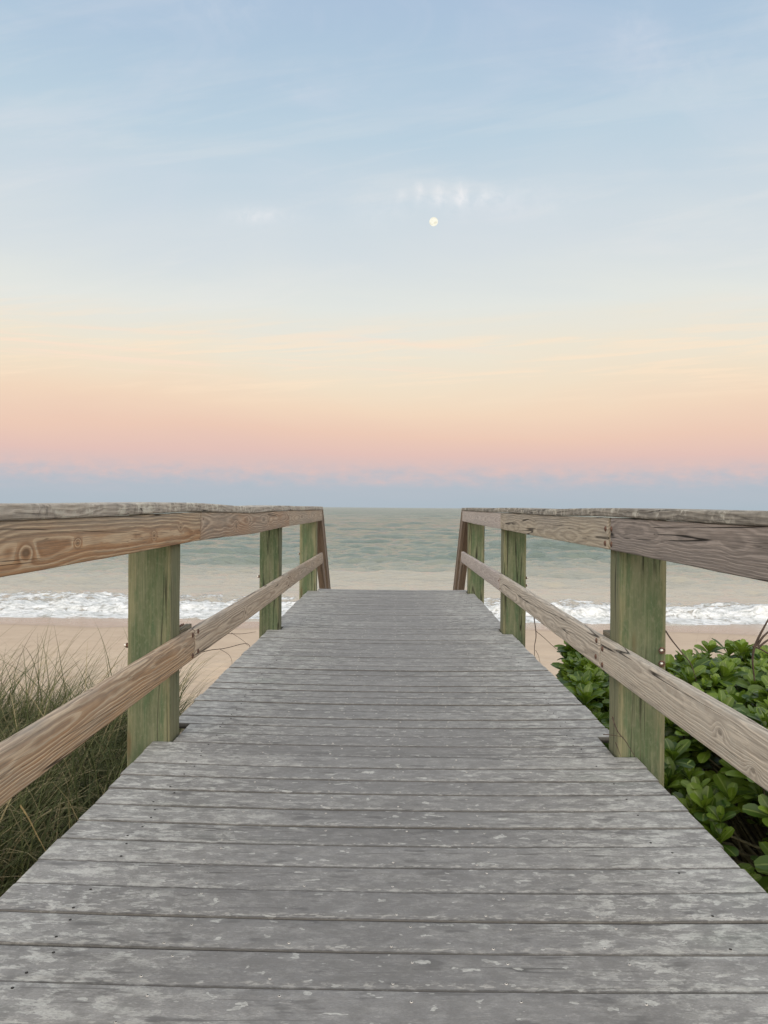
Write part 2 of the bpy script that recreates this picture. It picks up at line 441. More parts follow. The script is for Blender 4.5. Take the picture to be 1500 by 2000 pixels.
# ------------------------------------------------------------------ the boardwalk
PITCH = 0.1439
Y0 = 1.683 - PITCH*14
NB = int((9.92 - Y0)/PITCH)
YEND = Y0 + NB*PITCH
def left_edge(y): return -1.045 - 0.022*sstep(y, 2.6, 3.4) - 0.0*y
def right_edge(y): return 1.035 - 0.035*sstep(y, 3.2, 6.5)
# posts: side, front-face depth Y, inner X, outer X, thickness along Y
POSTS = [('L', 3.41, -0.991, -1.185, 0.155), ('L', 6.53, -0.972, -1.140, 0.165), ('L', 9.60, -0.968, -1.175, 0.165),
         ('R', 3.27, 0.962, 1.160, 0.150), ('R', 6.51, 0.932, 1.125, 0.165), ('R', 9.50, 0.930, 1.125, 0.165)]
walk = empty('boardwalk', (0, 5, -0.05), 'grey weathered plank walkway running straight out towards the sea', 'boardwalk')
A_V = []; A_F = []; A_R = []; A_C = []; A_M = []
for i in range(NB):
    ya = Y0 + i*PITCH; w = PITCH - 0.0036; yc = ya + PITCH/2
    xl = left_edge(yc) + random.uniform(-.006, .006); xr = right_edge(yc) + random.uniform(-.006, .006)
    for (s, py, xi, xo, th) in POSTS:
        if ya < py + th + 0.012 and ya + w > py - 0.002 and ya+w*0.6 > py:
            if s == 'L': xl = xi + 0.012
            else: xr = xi - 0.012
    # notch hole just behind the first posts
    L = xr - xl
    sec = section(w, 0.028, 0.0042, 3, 5)      # section in (across, z)
    ns = 34; n = len(sec)
    rn = random.random(); dz = random.uniform(-.0016, .0016); tl = random.uniform(-.004, .004); sk = random.uniform(-.0022, .0022)
    base = len(A_V)
    xs = [xl, xl+.0015] + list(np.linspace(xl+.006, xr-.006, ns)) + [xr-.0015, xr]
    for j, X in enumerate(xs):
        k = 0.003 if j in (0, len(xs)-1) else (0.001 if j in (1, len(xs)-2) else 0)
        sag = -0.013*(1-min(1, (X/1.04)**2))
        for (a, zz) in sec:
            a2 = math.copysign(max(abs(a)-k, 0), a); z2 = math.copysign(max(abs(zz)-k, 0), zz)
            jit = (vn(np.array(X*6+i*3.1), np.array(a*30+i*.7))-.5)*0.0012
            A_V.append((X, yc + a2 + sk*X + 0.0012*math.sin(X*3+i), -0.014 + z2 + sag + dz + tl*a2*4 + float(jit)))
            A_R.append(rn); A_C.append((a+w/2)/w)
    m_ = len(xs)
    for j in range(m_-1):
        for q in range(n):
            a = base+j*n+q; b_ = base+j*n+(q+1) % n
            A_F.append((a, b_, b_+n, a+n)); A_M.append(0)
    A_F.append(tuple(reversed(range(base, base+n)))); A_M.append(0)
    A_F.append(tuple(range(base+(m_-1)*n, base+m_*n))); A_M.append(0)
    # two screws over each joist
    if 1:
        for jx in (-0.82, -0.53, -0.24, 0.025, 0.28, 0.55, 0.84):
            for a in (-0.042, 0.04):
                if random.random() < 0.25: continue
                sx = jx + random.uniform(-.02, .02) + (-.012 if a < 0 else .008); sy = yc + a + random.uniform(-.008, .008)
                outer = abs(jx) > 0.7
                sag = -0.013*(1-(sx/1.04)**2)
                zt = sag + dz + tl*a*4 + 0.0004
                b0 = len(A_V); K = 8
                rr = 0.0037
                for (r_, zz) in ((rr, zt-.001), (rr, zt+.0008), (rr*.5, zt+.0009), (0.0008, zt+.0010)):
                    for k in range(K):
                        A_V.append((sx+r_*math.cos(2*math.pi*k/K), sy+r_*math.sin(2*math.pi*k/K), zz)); A_R.append(rn); A_C.append(.5)
                for ri in range(3):
                    for k in range(K):
                        c = b0+ri*K+k; e = b0+ri*K+(k+1) % K
                        A_F.append((c, e, e+K, c+K)); A_M.append(2 if (outer or ri == 2) else 1)
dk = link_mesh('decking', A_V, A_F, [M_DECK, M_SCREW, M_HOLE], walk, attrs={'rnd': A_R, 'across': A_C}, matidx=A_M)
for jx in (-0.82, -0.53, -0.24, 0.025, 0.28, 0.55, 0.84):
    board('joist', (jx, Y0, -0.165), YEND-Y0-0.01, 0.038, 0.235, M_FRAME, walk, bev=.003, step=.5)
for (s, py, xi, xo, th) in POSTS:
    if s == 'L':
        board('cross_beam', (-1.16, py+.05, -0.375), 2.32, 0.06, 0.18, M_FRAME, walk, bev=.003, step=.5, rot=(0, 0, R(-90)))
board('end_beam', (-0.92, YEND-0.02, -0.15), 1.84, 0.038, 0.22, M_FRAME, walk, bev=.003, step=.5, rot=(0, 0, R(-90)))

# ------------------------------------------------------------------ railings
def ground_z(X, Y):
    X = np.asarray(X, float); Y = np.asarray(Y, float)
    z = np.interp(Y, [-60, 0, 3, 6, 9, 13, 20, 24, 28.3, 36, 60], [-.6, -.72, -.76, -1.0, -1.55, -2.25, -2.75, -2.95, -3.2, -3.65, -5.0])
    z = z + (fbm(X*0.35+3, Y*0.35)-.5)*0.25*sstep(26-Y, 0, 10)
    foot = sstep(22-Y, 0, 7)*(0.3+0.7*sstep(Y, 5, 8))
    f = fbm(X*2.1+50, Y*2.1+9, 3, .6)
    z = z + (np.abs(f-.5)*-0.26 + (fbm(X*5, Y*5, 2)-.5)*0.06)*foot
    return z
def bolt(p, axis, parent, r=0.012, name='bolt', mat=None, h=0.006):
    V, F = lathe(((r*1.0, -0.002), (r, h*.25), (r*.85, h*.65), (r*.5, h*.95), (r*.1, h)))
    rot = (0, R(90 if axis > 0 else -90), 0)
    return link_mesh(name, V, F, mat or M_RUST, parent, p, rot)
def threaded(p, axis, parent):
    """bolt end with a nut sticking out of the outer side of a post"""
    V, F = lathe(((.006, -0.01), (.006, .022), (.0055, .024)), 10)
    o = link_mesh('bolt_end', V, F, [M_ZINC], parent, p, (0, R(90 if axis > 0 else -90), 0))
    V, F = lathe(((.015, 0.0), (.015, .003), (.0115, .0035), (.0115, .014), (.008, .0145)), 6)
    n = link_mesh('nut', V, F, [M_RUST], o, (0, 0, 0), None, smooth=False); n.location = (0, 0, 0)
    return o

def interp_path(pts):
    ys = [p[0] for p in pts]
    def sm(y, k):
        # smooth interpolation
        return float(np.interp(y, ys, [p[k] for p in pts]))
    def f(y):
        s = sum(sm(y+q, 1) for q in (-.12, -.06, 0, .06, .12))/5; t = sum(sm(y+q, 2) for q in (-.12, -.06, 0, .06, .12))/5
        return s, t
    return f
def rail_run(name, parent, segs, xface, zline, w, h, mats, side, bev, bevgap=0.015, capx=None, rough=.0009, wear=0.0):
    """segs: list of (ya, yb); xface(y): X of the face turned to the walk; zline(y): centre height"""
    out = []
    for i, (ya, yb) in enumerate(segs):
        xa = xface(ya); za = zline(ya)
        sgn = -1 if side == 'L' else 1
        def path(t, ya=ya, xa=xa, za=za): return (xface(ya+t)-xa, zline(ya+t)-za)
        o = board(name, (xa + sgn*w/2, ya+bevgap/2, za), yb-ya-bevgap, w, h, mats[i], parent, bev=bev, path=path, rough=rough, edge_wear=wear, step=.03)
        out.append(o)
    return out
def curve(pts):
    ys = [p[0] for p in pts]; vs = [p[1] for p in pts]
    def f(y):
        return float(sum(np.interp(y+q, ys, vs) for q in (-.2, -.1, 0, .1, .2))/5)
    return f

YS = -1.2                     # where the modelled run begins, behind the camera
YE = 9.98
L = empty('railing', (-1.08, 5, -0.6), 'left railing of the walkway, orange-brown knotty rails on green timber posts', 'railing', 'railings along the boardwalk')
Rr = empty('railing', (1.05, 5, -0.6), 'right railing of the walkway, silvery grey cracked rails on green timber posts', 'railing', 'railings along the boardwalk')
pm = [post_mat('green_post_wood_%s' % k, o, dk_) for k, o, dk_ in (('a', 1.0, 0.84), ('b', 7.3, 0.75), ('c', 13.1, 1.01), ('d', 19.7, 0.92), ('e', 29.2, 0.88), ('f', 41.0, 1.06))]
for i, (s, py, xi, xo, th) in enumerate(POSTS):
    par = L if s == 'L' else Rr
    wx = abs(xo-xi); gz = float(ground_z((xi+xo)/2, py))-.3
    top = 1.012
    board('post', ((xi+xo)/2, py+th/2, gz), top-gz, wx, th, pm[i], par, bev=.009, rot=(R(90), 0, 0), rough=.0015, step=.08)

xfL = curve([(-2, -.953), (3.4, -.953), (6.5, -.934), (9.6, -.930), (11, -.930)])
xfR = curve([(-2, .915), (1.8, .915), (3.3, .924), (6.5, .893), (9.5, .890), (11, .888)])
# heights of the middle of the top rail and the cap's top, following the photo's bumps
ztL = curve([(-2, .945), (1.0, .942), (1.88, .9405), (2.6, .943), (3.7, .950), (4.4, .944), (5.2, .934), (6.1, .942), (6.9, .946), (8.5, .940), (10, .943)])
ztR = curve([(-2, .940), (1.87, .9425), (3.3, .945), (4.4, .942), (6.4, .945), (8.4, .944), (10, .947)])
zlL = curve([(-2, .375), (1.88, .379), (3.7, .385), (5.2, .381), (7, .383), (9, .378), (11, .376)])
zlR = curve([(-2, .43), (1.88, .430), (3.4, .408), (5, .414), (6.5, .424), (8, .415), (11, .407)])
WM = {}
def WMk(key, **k):
    if key not in WM: WM[key] = wood(key, **k)
    return WM[key]
A_ = 1.25
ktl = lambda ya: [(0, 0, 0)]
# left top rail: joints at y = 3.78 and 6.86
def knots_at(ya, lst, xf, zf): return tuple((y-ya-.002, z-zf(ya), r) for (y, z, r) in lst)
mtl1 = wood('knotty_rail_wood', (.42, .335, .24), (.19, .13, .085), (.30, .26, .215), x0=-0.045, z0=-0.015, spacing=0.0095, wz=9.0, wamt=.22,
            knots=knots_at(YS, [(1.975, .925, .020), (2.30, .935, .010), (3.04, .93, .011), (3.42, .955, .011)], xfL, ztL),
            tint=((.40, .235, .125), (.27, .145, .075)), wander=.018, off=3.0, crack=.8, ringc=1.0)
mtl2 = wood('pale_rail_wood', (.41, .335, .265), (.22, .16, .115), (.31, .28, .245), x0=-0.03, z0=0.01, spacing=0.009, wamt=.7,
            knots=knots_at(3.78, [(4.6, .93, .020), (5.75, .94, .018)], xfL, ztL), wander=.03, off=5.0, crack=.6,
            tint=((.35, .22, .14), (.22, .13, .08)))
mtl3 = wood('brown_rail_wood', (.40, .33, .26), (.24, .18, .135), (.31, .28, .245), x0=-.03, z0=0.0, spacing=.009, wamt=.7, off=15.0, crack=.4)
rail_run('top_rail', L, [(YS, 3.78), (3.78, 6.86), (6.86, YE)], xfL, ztL, .038, .138, [mtl1, mtl2, mtl3], 'L', .005)
mbl1 = wood('lower_rail_wood', (.47, .39, .295), (.25, .19, .135), (.38, .36, .325), x0=-.02, z0=.035, spacing=.0085, wz=7.0, wamt=-.05,
            tint=((.42, .26, .14), (.29, .17, .09)), wander=.018, off=44.0, crack=.9, ringc=.95, tintz=0.0)
mbl2 = wood('lower_rail_pale_wood', (.46, .385, .305), (.25, .19, .145), (.36, .335, .305), x0=-.02, z0=-.01, spacing=.010, wz=6.0, wamt=.05,
            knots=knots_at(3.68, [(4.9, .37, .02)], xfL, zlL), wander=.022, off=51.0, crack=.7)
rail_run('lower_rail', L, [(YS, 3.68), (3.68, 6.86), (6.86, YE+.15)], xfL, zlL, .040, .142, [mbl1, mbl2, mtl3], 'L', .010)
mtr1 = wood('cracked_grey_rail_wood', (.29, .255, .235), (.14, .118, .106), (.245, .22, .208), x0=.07, z0=.02, spacing=.0055, wamt=1.1, off=9.0,
            crack=1.0, ringc=.6, wander=.02, fine=1.2)
mtr2 = wood('buff_rail_wood', (.40, .355, .285), (.24, .20, .155), (.29, .27, .245), x0=.03, z0=-.03, spacing=.011, wz=6.0, wamt=.35, off=12.0, crack=.9, ringc=.6)
mtr3 = wood('pinkish_rail_wood', (.43, .39, .37), (.29, .25, .235), (.39, .36, .345), x0=.04, z0=.0, spacing=.008, wamt=.5, off=18.0, crack=.3, ringc=.6)
rail_run('top_rail', Rr, [(YS, 3.289), (3.311, 6.45), (6.45, YE)], xfR, ztR, .038, .136, [mtr1, mtr2, mtr3], 'R', .005)
mbr1 = wood('silver_lower_rail_wood', (.49, .445, .38), (.27, .235, .195), (.44, .41, .365), x0=.03, z0=.02, spacing=.008, wz=5.0, wamt=.25, off=66.0, crack=1.0, ringc=.7, wander=.02,
            knots=knots_at(YS, [(2.15, .43, .016), (1.95, .39, .013)], xfR, zlR), lichen=.25)
mbr2 = wood('silver_far_rail_wood', (.48, .435, .375), (.27, .235, .195), (.42, .39, .35), x0=.03, z0=-.02, spacing=.010, wz=5.0, wamt=.25, off=71.0, crack=.9, ringc=.75)
rail_run('lower_rail', Rr, [(YS, 3.43), (3.43, 6.47), (6.47, YE+.12)], xfR, zlR, .040, .140, [mbr1, mbr2, mtr3], 'R', .010)
mcapL = wood('lichened_cap_wood', (.40, .37, .33), (.19, .17, .15), (.34, .32, .295), x0=0, z0=-.06, spacing=.008, wamt=1.0, off=81.0, crack=.9, lichen=1.0, ringc=.5)
mcapR = wood('mossy_cap_wood', (.27, .255, .225), (.12, .11, .095), (.215, .205, .19), x0=0, z0=-.06, spacing=.008, wamt=1.0, off=91.0, crack=.9, lichen=.9, ringc=.5)
def cap(par, side, xf, zt, segs, mat):
    sgn = -1 if side == 'L' else 1
    for (ya, yb) in segs:
        wx = .235; up = .0925 if side == 'L' else .0895; xa = xf(ya) - sgn*.008; za = zt(ya) + up
        def path(t, ya=ya, xa=xa, za=za): return (xf(ya+t)-sgn*.008-xa, zt(ya+t)+up-za + .0025*math.sin((ya+t)*2.3))
        board('cap_board', (xa+sgn*wx/2, ya+.002, za), yb-ya-.004, wx, .042 if side == 'L' else .037, mat, par, bev=.008, path=path, rough=.0018, edge_wear=.0013, step=.018)
cap(L, 'L', xfL, ztL, [(YS, 3.76), (3.76, 6.84), (6.84, YE+.03)], mcapL)
cap(Rr, 'R', xfR, ztR, [(YS, 4.3), (4.3, 6.5), (6.5, YE+.03)], mcapR)
# bolts on the joints
def boltL(y, z): bolt((xfL(y)+.0, y, z), 1, L)
def boltR(y, z): bolt((xfR(y)-.0, y, z), -1, Rr)
for y, z in ((3.635, .436), (3.635, .338), (3.735, .438), (3.735, .341)): boltL(y, z)
for y, z in ((3.48, .456), (3.49, .382), (3.385, .436), (3.385, .366)): boltR(y, z)
for y, z in ((3.352, .965), (3.358, .902), (3.262, .966), (3.262, .902)): boltR(y, z)
for y, z in ((6.80, .42), (6.81, .35), (6.92, .42)): bolt((xfL(y), y, z), 1, L, r=.006)
for y, z in ((6.42, .46), (6.42, .38), (6.51, .44)): bolt((xfR(y), y, z), -1, Rr, r=.006)
for y, z in ((3.74, .985), (3.74, .93), (3.745, .89), (3.82, .985)): bolt((xfL(y), y, z), 1, L, r=.004, name='nail', h=.002)
# wooden splice blocks behind the first joints of the lower rails
board('splice_block', (-1.010, 3.60, .425), .19, .030, .085, M_FRAME, L, bev=.004)
board('splice_block', (.985, 3.425, .43), .12, .038, .13, M_FRAME, Rr, bev=.004)
for y in (3.66, 3.72, 3.78): threaded((-1.034, y, .455), -1, L)
# bolt ends on the posts' outer sides
for (par, x, y, z, ax) in ((L, -1.185, 3.44, .42, -1), (L, -1.140, 6.56, .45, -1), (L, -1.175, 9.63, .46, -1)):
    threaded((x, y, z), ax, par)
for (x, y, z) in ((1.125, 6.56, .46), (1.125, 6.56, .395)): threaded((x, y, z), 1, Rr)
# two bright bolt ends in a slot on the front of the right near post
for z in (.452, .396):
    V, F = lathe(((.0065, -0.02), (.0065, .020), (.0050, .023)), 10)
    o = link_mesh('bolt_end', V, F, [M_ZINC], Rr, (1.143, 3.27, z), (R(78), 0, R(-25)))
    V, F = lathe(((.015, -0.002), (.015, .006), (.0125, .0065), (.0125, .007)), 6)
    n_ = link_mesh('nut', V, F, [M_RUST], o, (0, 0, 0), None, smooth=False); n_.location = (0, 0, 0)

# ------------------------------------------------------------------ staircase going down to the beach
ANG = R(42)
st = empty('staircase', (0, 11, -1.5), 'wooden steps dropping from the end of the walkway to the beach', 'staircase')
nst = 13
for i in range(nst):
    zt = -.19*(i+1); yt = YEND + .04 + .21*i
    board('tread', (-.90, yt+.12, zt), 1.8, .26, .035, M_FRAME, st, bev=.004, rot=(0, 0, R(-90)), step=.3)
def slanted(name, p, Ln, w, h, mat, par, bev=.005):
    return board(name, p, Ln, w, h, mat, par, bev=bev, rot=(-ANG, 0, 0), step=.1)
for sx in (-.86, 0.0, .86): slanted('stringer', (sx, YEND+.02, -.20), 3.55, .038, .22, M_FRAME, st)
for (par, sgn, xi) in ((L, -1, .930), (Rr, 1, .890)):
    slanted('stair_top_rail', (sgn*(xi+.019), YE+.01, .94), 3.45, .038, .14, M_STAIR, par)
    slanted('stair_cap_board', (sgn*(xi+.075), YE+.04, 1.012), 3.45, .165, .036, M_STAIR, par)
    slanted('stair_lower_rail', (sgn*(xi+.019), YE+.14, .36), 3.2, .038, .14, M_STAIR, par)
    board('stair_post', (sgn*(xi+.13), YE+2.3, float(ground_z(0, YE+2.3))-.3), 1.55, .14, .14, pm[2], par, bev=.008, rot=(R(90), 0, 0), step=.2)

# ------------------------------------------------------------------ sand
def sand_mat():
    m, nt, b = new_mat('beach_sand')
    P = coords(nt); x, y, z = sep(nt, P)
    n1 = noise(nt, P, 1.6, 4, .6); n2 = noise(nt, P, 9.0, 4, .6); n3 = noise(nt, P, 220.0, 3, .7)
    col = mix(nt, n1.smooth(.3, .7), (.43, .345, .262), (.49, .40, .305))
    col = mix(nt, n2.smooth(.5, .75)*.35, col, (.36, .265, .19))
    col = mix(nt, n3.smooth(.5, .8)*.25, col, (.62, .54, .46))
    wav = noise(nt, comb(nt, x*.12, 0.0, 0.0), 1.0, 3, .5)
    wet = (y + (wav-.5)*5.0)
    wt = wet.smooth(25.0, 26.6)
    damp = wet.smooth(18.0, 24.0)
    col = mix(nt, damp*0.35, col, (.40, .315, .245))
    col = mix(nt, wt, col, (.30, .215, .155))
    dune = noise(nt, comb(nt, x, y, 2.0), 7.0, 4, .6).smooth(.46, .6)*y.smooth(8.0, 4.5)
    col = mix(nt, dune*.85, col, (.07, .06, .045))
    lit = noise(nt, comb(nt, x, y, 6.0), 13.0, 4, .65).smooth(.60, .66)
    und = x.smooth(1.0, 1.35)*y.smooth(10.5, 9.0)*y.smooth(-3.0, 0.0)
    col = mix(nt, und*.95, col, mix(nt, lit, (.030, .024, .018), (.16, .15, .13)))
    nt.links.new(col.k, b.inputs['Base Color'])
    rgh = wt.smooth(0, 1, .9, .22); nt.links.new(rgh.k, b.inputs['Roughness'])
    b.inputs['Specular IOR Level'].default_value = .35
    bump(nt, b, n2*1.0+n3*.12, .5, .02)
    return m
def grid_faces(nr, nc):
    i = np.arange(nr-1)[:, None]*nc + np.arange(nc-1)[None, :]
    return np.stack([i, i+1, i+nc+1, i+nc], -1).reshape(-1, 4)
uu = np.linspace(-1, 1, 520); xs = 240*np.sign(uu)*np.abs(uu)**2.4
ys = np.concatenate([np.linspace(-60, -4, 20), np.linspace(-3.8, 22, 330), np.linspace(22.2, 48, 120)])
Xg, Yg = np.meshgrid(xs, ys); Zg = ground_z(Xg, Yg)
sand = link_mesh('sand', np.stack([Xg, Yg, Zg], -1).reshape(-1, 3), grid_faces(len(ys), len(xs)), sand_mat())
tag(sand, kind='structure')

# ------------------------------------------------------------------ sea
SEA = -3.2
rows = [26.0]
while rows[-1] < 12000: rows.append(rows[-1] + .07 + (rows[-1]-26)*.0060)
ry = np.array(rows); cu = np.linspace(-1, 1, 820)
Yg = np.repeat(ry[:, None], len(cu), 1); Xg = cu[None, :]*(ry[:, None]*.85+12)
dyg = np.gradient(ry)[:, None]; dxg = (ry[:, None]*.85+12)*2/820
H = np.zeros_like(Xg)
open_ = sstep(Yg + 26*(fbm(Xg*.045+2, Yg*.09+5, 3)-.5), 38, 64)*(.55 + .45*sstep(fbm(Xg*.02+31, Yg*.05+3, 3), .40, .58))
for k in range(90):
    lam = 0.7*(16/0.7)**(k/89.0)*rng.uniform(.9, 1.1)
    th = rng.normal(0, .26 + .34*(1-k/89.0)); kx = 2*math.pi/lam*math.sin(th); ky = 2*math.pi/lam*math.cos(th)
    amp = .0155*lam**.52*rng.uniform(.5, 1.2)
    att = sstep(lam/np.maximum(dyg, dxg*abs(math.sin(th))), 2.2, 4.5)
    ph = rng.uniform(0, 6.28)
    mod = 0.55+0.9*vn(Xg/(lam*5)+k*3.3, Yg/(lam*3.5)+k*1.7)
    H += att*amp*mod*np.sin(kx*Xg+ky*Yg+ph)*(.28+.72*open_)
# separate swells rolling in
for (yc, xc, hx, h, wy) in ((46.5, 3.5, 5.5, .34, 1.5), (69, -20, 13, .42, 2.2), (60, 17, 12, .36, 1.9), (63.5, 20, 8, .2, 1.2), (86, 6, 26, .35, 3.0), (94, -30, 22, .4, 3.0),
                            (120, 25, 40, .4, 4.0), (140, -40, 40, .4, 4.0), (55, -30, 12, .16, 1.4)):
    yy = Yg - yc - 1.2*(fbm(Xg*.15+yc, Yg*0+.5)-.5)*2 - .004*(Xg-xc)**2*.5
    e = np.exp(-((Xg-xc)/hx)**2)
    prof = np.where(yy < 0, np.exp(-(yy/(wy*.55))**2), np.exp(-(yy/(wy*1.6))**2))
    H += h*e*prof
# broken white water along the shore
yb = 31.2 + (fbm(Xg*.11+4, Yg*0+.3)-.5)*3.0
out_ = 37.6 - .10*(Xg) + (fbm(Xg*.16+9, Yg*0+7.7, 4, .6)-.5)*4.5
out_ = np.clip(out_, 34.0, 40.0)
band = sstep(Yg, yb-2.9, yb-1.6)*(1-sstep(Yg, out_-2.2, out_+.4))
front = np.where(Yg < yb, np.exp(-((Yg-yb)/.45)**2), np.exp(-((Yg-yb)/2.8)**2))
amp_ = .14 + .30*sstep(fbm(Xg*.16+21, Yg*0+2), .35, .65)
H += amp_*front*(.75+.5*fbm(Xg*1.4, Yg*1.4))
turb = fbm(Xg*1.5, Yg*1.5+3, 4, .62)-.5
turb2 = np.abs(fbm(Xg*3.2+8, Yg*3.2, 3, .6)-.5)
H += band*sstep(Yg, yb-.8, yb+.2)*(turb*.30 + turb2*.16)
H += .012*(fbm(Xg*.5, Yg*.5)-.5)*(1-open_)
H *= sstep(Yg, 26.5, 29.5)*.999 + .001
H -= .35*(1-sstep(Yg, 26.0, 27.2))
foam = band*(.70 + .72*(fbm(Xg*.55+3, Yg*.9+1, 4, .6)-.5)*2)
foam = np.maximum(foam, sstep(Yg, yb-2.9, yb-1.9)*(1-sstep(Yg, yb+.6, yb+2.2))*.95)
# thin lace further out and scattered crests
foam = np.maximum(foam, .42*(1-sstep(Yg, out_-1, out_+3.5))*sstep(Yg, 30, 32)*sstep(fbm(Xg*.7, Yg*1.6+40, 4, .6), .5, .7))
foam = np.clip(foam, 0, 1)
def sea_mat():
    m, nt, b = new_mat('sea_water')
    P = coords(nt); x, y, z = sep(nt, P)
    fo = attr(nt, 'foam')
    sandy = noise(nt, comb(nt, x*.05, y*.12, 0.0), 1.0, 3, .55)
    yy = y + (sandy-.5)*26.0
    col = mix(nt, yy.smooth(30.0, 72.0), (.38, .35, .295), (.150, .192, .168))
    far = noise(nt, comb(nt, x*.02, y*.03, 3.0), 1.0, 4, .6)
    col = mix(nt, y.smooth(90.0, 400.0)*.7, col, mix(nt, far.smooth(.3, .7), (.155, .205, .19), (.23, .27, .245)))
    fn = noise(nt, comb(nt, x, y*1.2, z), 3.2, 6, .68, .8)
    fv = voro(nt, comb(nt, x+fn*.5, y*1.1+fn*.5, 0.0), 2.6)
    lace = fn*1.0 + (fv*-.55) - .02
    mask = (fo*1.18 + (lace-.22)*1.25 - .62).smooth(0.0, 0.34)
    # wind ripples that the mesh is too coarse for
    rp = noise(nt, comb(nt, x*.9, y*2.2, 0.0), 1.0, 6, .66, .3)
    rp2 = noise(nt, comb(nt, x*.12, y*.45, 5.0), 1.0, 6, .68, .3)
    fc = mix(nt, fn.smooth(.3, .66), (.42, .45, .45), (.80, .83, .86))
    c2 = mix(nt, mask, col, fc)
    nt.links.new(c2.k, b.inputs['Base Color'])
    rgw = y.smooth(90.0, 500.0, .07, .30)
    rg = mask*.6 + rgw; nt.links.new(rg.k, b.inputs['Roughness'])
    b.inputs['IOR'].default_value = 1.333
    near = y.smooth(40.0, 140.0, .30, 1.0)
    nearcalm = y.smooth(33.0, 66.0, .25, 1.0)
    h = rp*near*1.5*nearcalm + rp2*y.smooth(80.0, 260.0)*2.6 + mask*fn*.22
    bump(nt, b, h, 0.75, 1.0)
    return m
sea = link_mesh('sea', np.stack([Xg, Yg, SEA+H], -1).reshape(-1, 3), grid_faces(len(ry), len(cu)), sea_mat(), attrs={'foam': foam.ravel()})
tag(sea, kind='structure')

# ------------------------------------------------------------------ moon
def sky_pt(px, py, dist):
    vec = (cam.matrix_world.to_3x3() @ Vector(((px-750)/1500, (1000-py)/1500, -1))).normalized()
    return Vector((0, 0, CAMZ)) + vec*dist
import bmesh
bm = bmesh.new(); bmesh.ops.create_uvsphere(bm, u_segments=32, v_segments=20, radius=8.0/1500*15000*0.98)
me = bpy.data.meshes.new('moon'); bm.to_mesh(me); bm.free()
mm, nt, b = new_mat('moon_glow')
em = nt.nodes.new('ShaderNodeEmission'); mn = noise(nt, coords(nt, 'Generated'), 3.0, 4, .6)
mc = mix(nt, mn.smooth(.4, .65), (1.0, .98, .84), (.86, .82, .66)); nt.links.new(mc.k, em.inputs[0]); em.inputs[1].default_value = 1.0
nt.links.new(em.outputs[0], nt.nodes['Material Output'].inputs[0])
me.materials.append(mm)
for p in me.polygons: p.use_smooth = True
moon = bpy.data.objects.new('moon', me); COL.objects.link(moon); moon.location = sky_pt(847, 433, 15000)
tag(moon, 'small pale yellow full moon hanging in the blue sky', 'moon')

# ------------------------------------------------------------------ dune grass, left
def blades(roots, kinds):
    """roots: list of (x,y,z, length, width, azimuth, lean, droop, rnd)"""
    V = []; F = []; A = []
    for (x, y, z, Ln, w, az, lean, droop, rd) in roots:
        n = 9; px, py, pz = x, y, z; ang = lean
        dxh, dyh = math.cos(az), math.sin(az)
        sx, sy = -dyh, dxh
        tw = random.uniform(-.7, .7)
        sx, sy = sx*math.cos(tw)-sy*math.sin(tw), sx*math.sin(tw)+sy*math.cos(tw)
        b0 = len(V); hit = False
        for k in range(n+1):
            t = k/n
            if -1.10 < px < 0 and pz > -.3 and py < 10: hit = True
            if -1.23 < px < 0 and pz > .25: hit = True
            ww = w*(1-t**1.8)*.5 + .0003
            V.append((px-sx*ww, py-sy*ww, pz)); V.append((px+sx*ww, py+sy*ww, pz)); A += [rd, rd]
            ang = lean + droop*t**1.7
            st_ = Ln/n
            px += dxh*math.sin(ang)*st_; py += dyh*math.sin(ang)*st_; pz += math.cos(ang)*st_
        if hit:
            del V[b0:]; del A[b0:]; continue
        for k in range(n):
            a = b0+2*k; F.append((a, a+1, a+3, a+2))
    return V, F, A
def grass_mat(name, a, b_, c):
    m, nt, b = new_mat(name)
    rd = attr(nt, 'rnd')
    col = mix(nt, rd.smooth(0.0, .6), a, b_)
    col = mix(nt, rd.smooth(.80, .95), col, c)
    nt.links.new(col.k, b.inputs['Base Color']); b.inputs['Roughness'].default_value = .65; b.inputs['Specular IOR Level'].default_value = .2
    tr = nt.nodes.new('ShaderNodeBsdfTranslucent'); nt.links.new(col.k, tr.inputs[0])
    ms = nt.nodes.new('ShaderNodeMixShader'); ms.inputs[0].default_value = .22
    nt.links.new(b.outputs[0], ms.inputs[1]); nt.links.new(tr.outputs[0], ms.inputs[2])
    nt.links.new(ms.outputs[0], nt.nodes['Material Output'].inputs[0])
    return m
M_GRASS = grass_mat('dune_grass_blades', (.014, .025, .008), (.085, .102, .040), (.30, .26, .15))
roots = []
clumps = []
while len(clumps) < 320:
    y = random.uniform(1.7, 7.4); x = -random.uniform(1.12, 5.2)
    if y > 3.4 and x > -(.285*y) - .12*random.random(): continue
    if y < 3.6 and x > -1.18: continue
    if x < -.62*y-1.6: continue
    clumps.append((x, y))
for (cx, cy) in clumps:
    gz = float(ground_z(cx, cy)); nb = random.randint(34, 62); hs = random.uniform(.8, 1.2)
    faz = random.uniform(0, 6.28); fy = cy
    bright = random.random()*.45
    for _ in range(nb):
        rr = random.random()**.6*.13; a = random.uniform(0, 6.28)
        x = cx+rr*math.cos(a); y = cy+rr*math.sin(a)
        tall = random.random() < .10
        Ln = (random.uniform(1.0, 1.3) if tall else random.uniform(.45, .95))*hs
        if fy > 6: Ln *= .9
        az = a + random.uniform(-.8, .8) if random.random() < .45 else .25+random.uniform(-.7, .7)
        roots.append((x, y, gz-.03, Ln, random.uniform(.0045, .010), az, random.uniform(.02, .45), random.uniform(1.0, 3.0)*(0.55 if tall else 1), min(1, bright+random.random()*.8)))
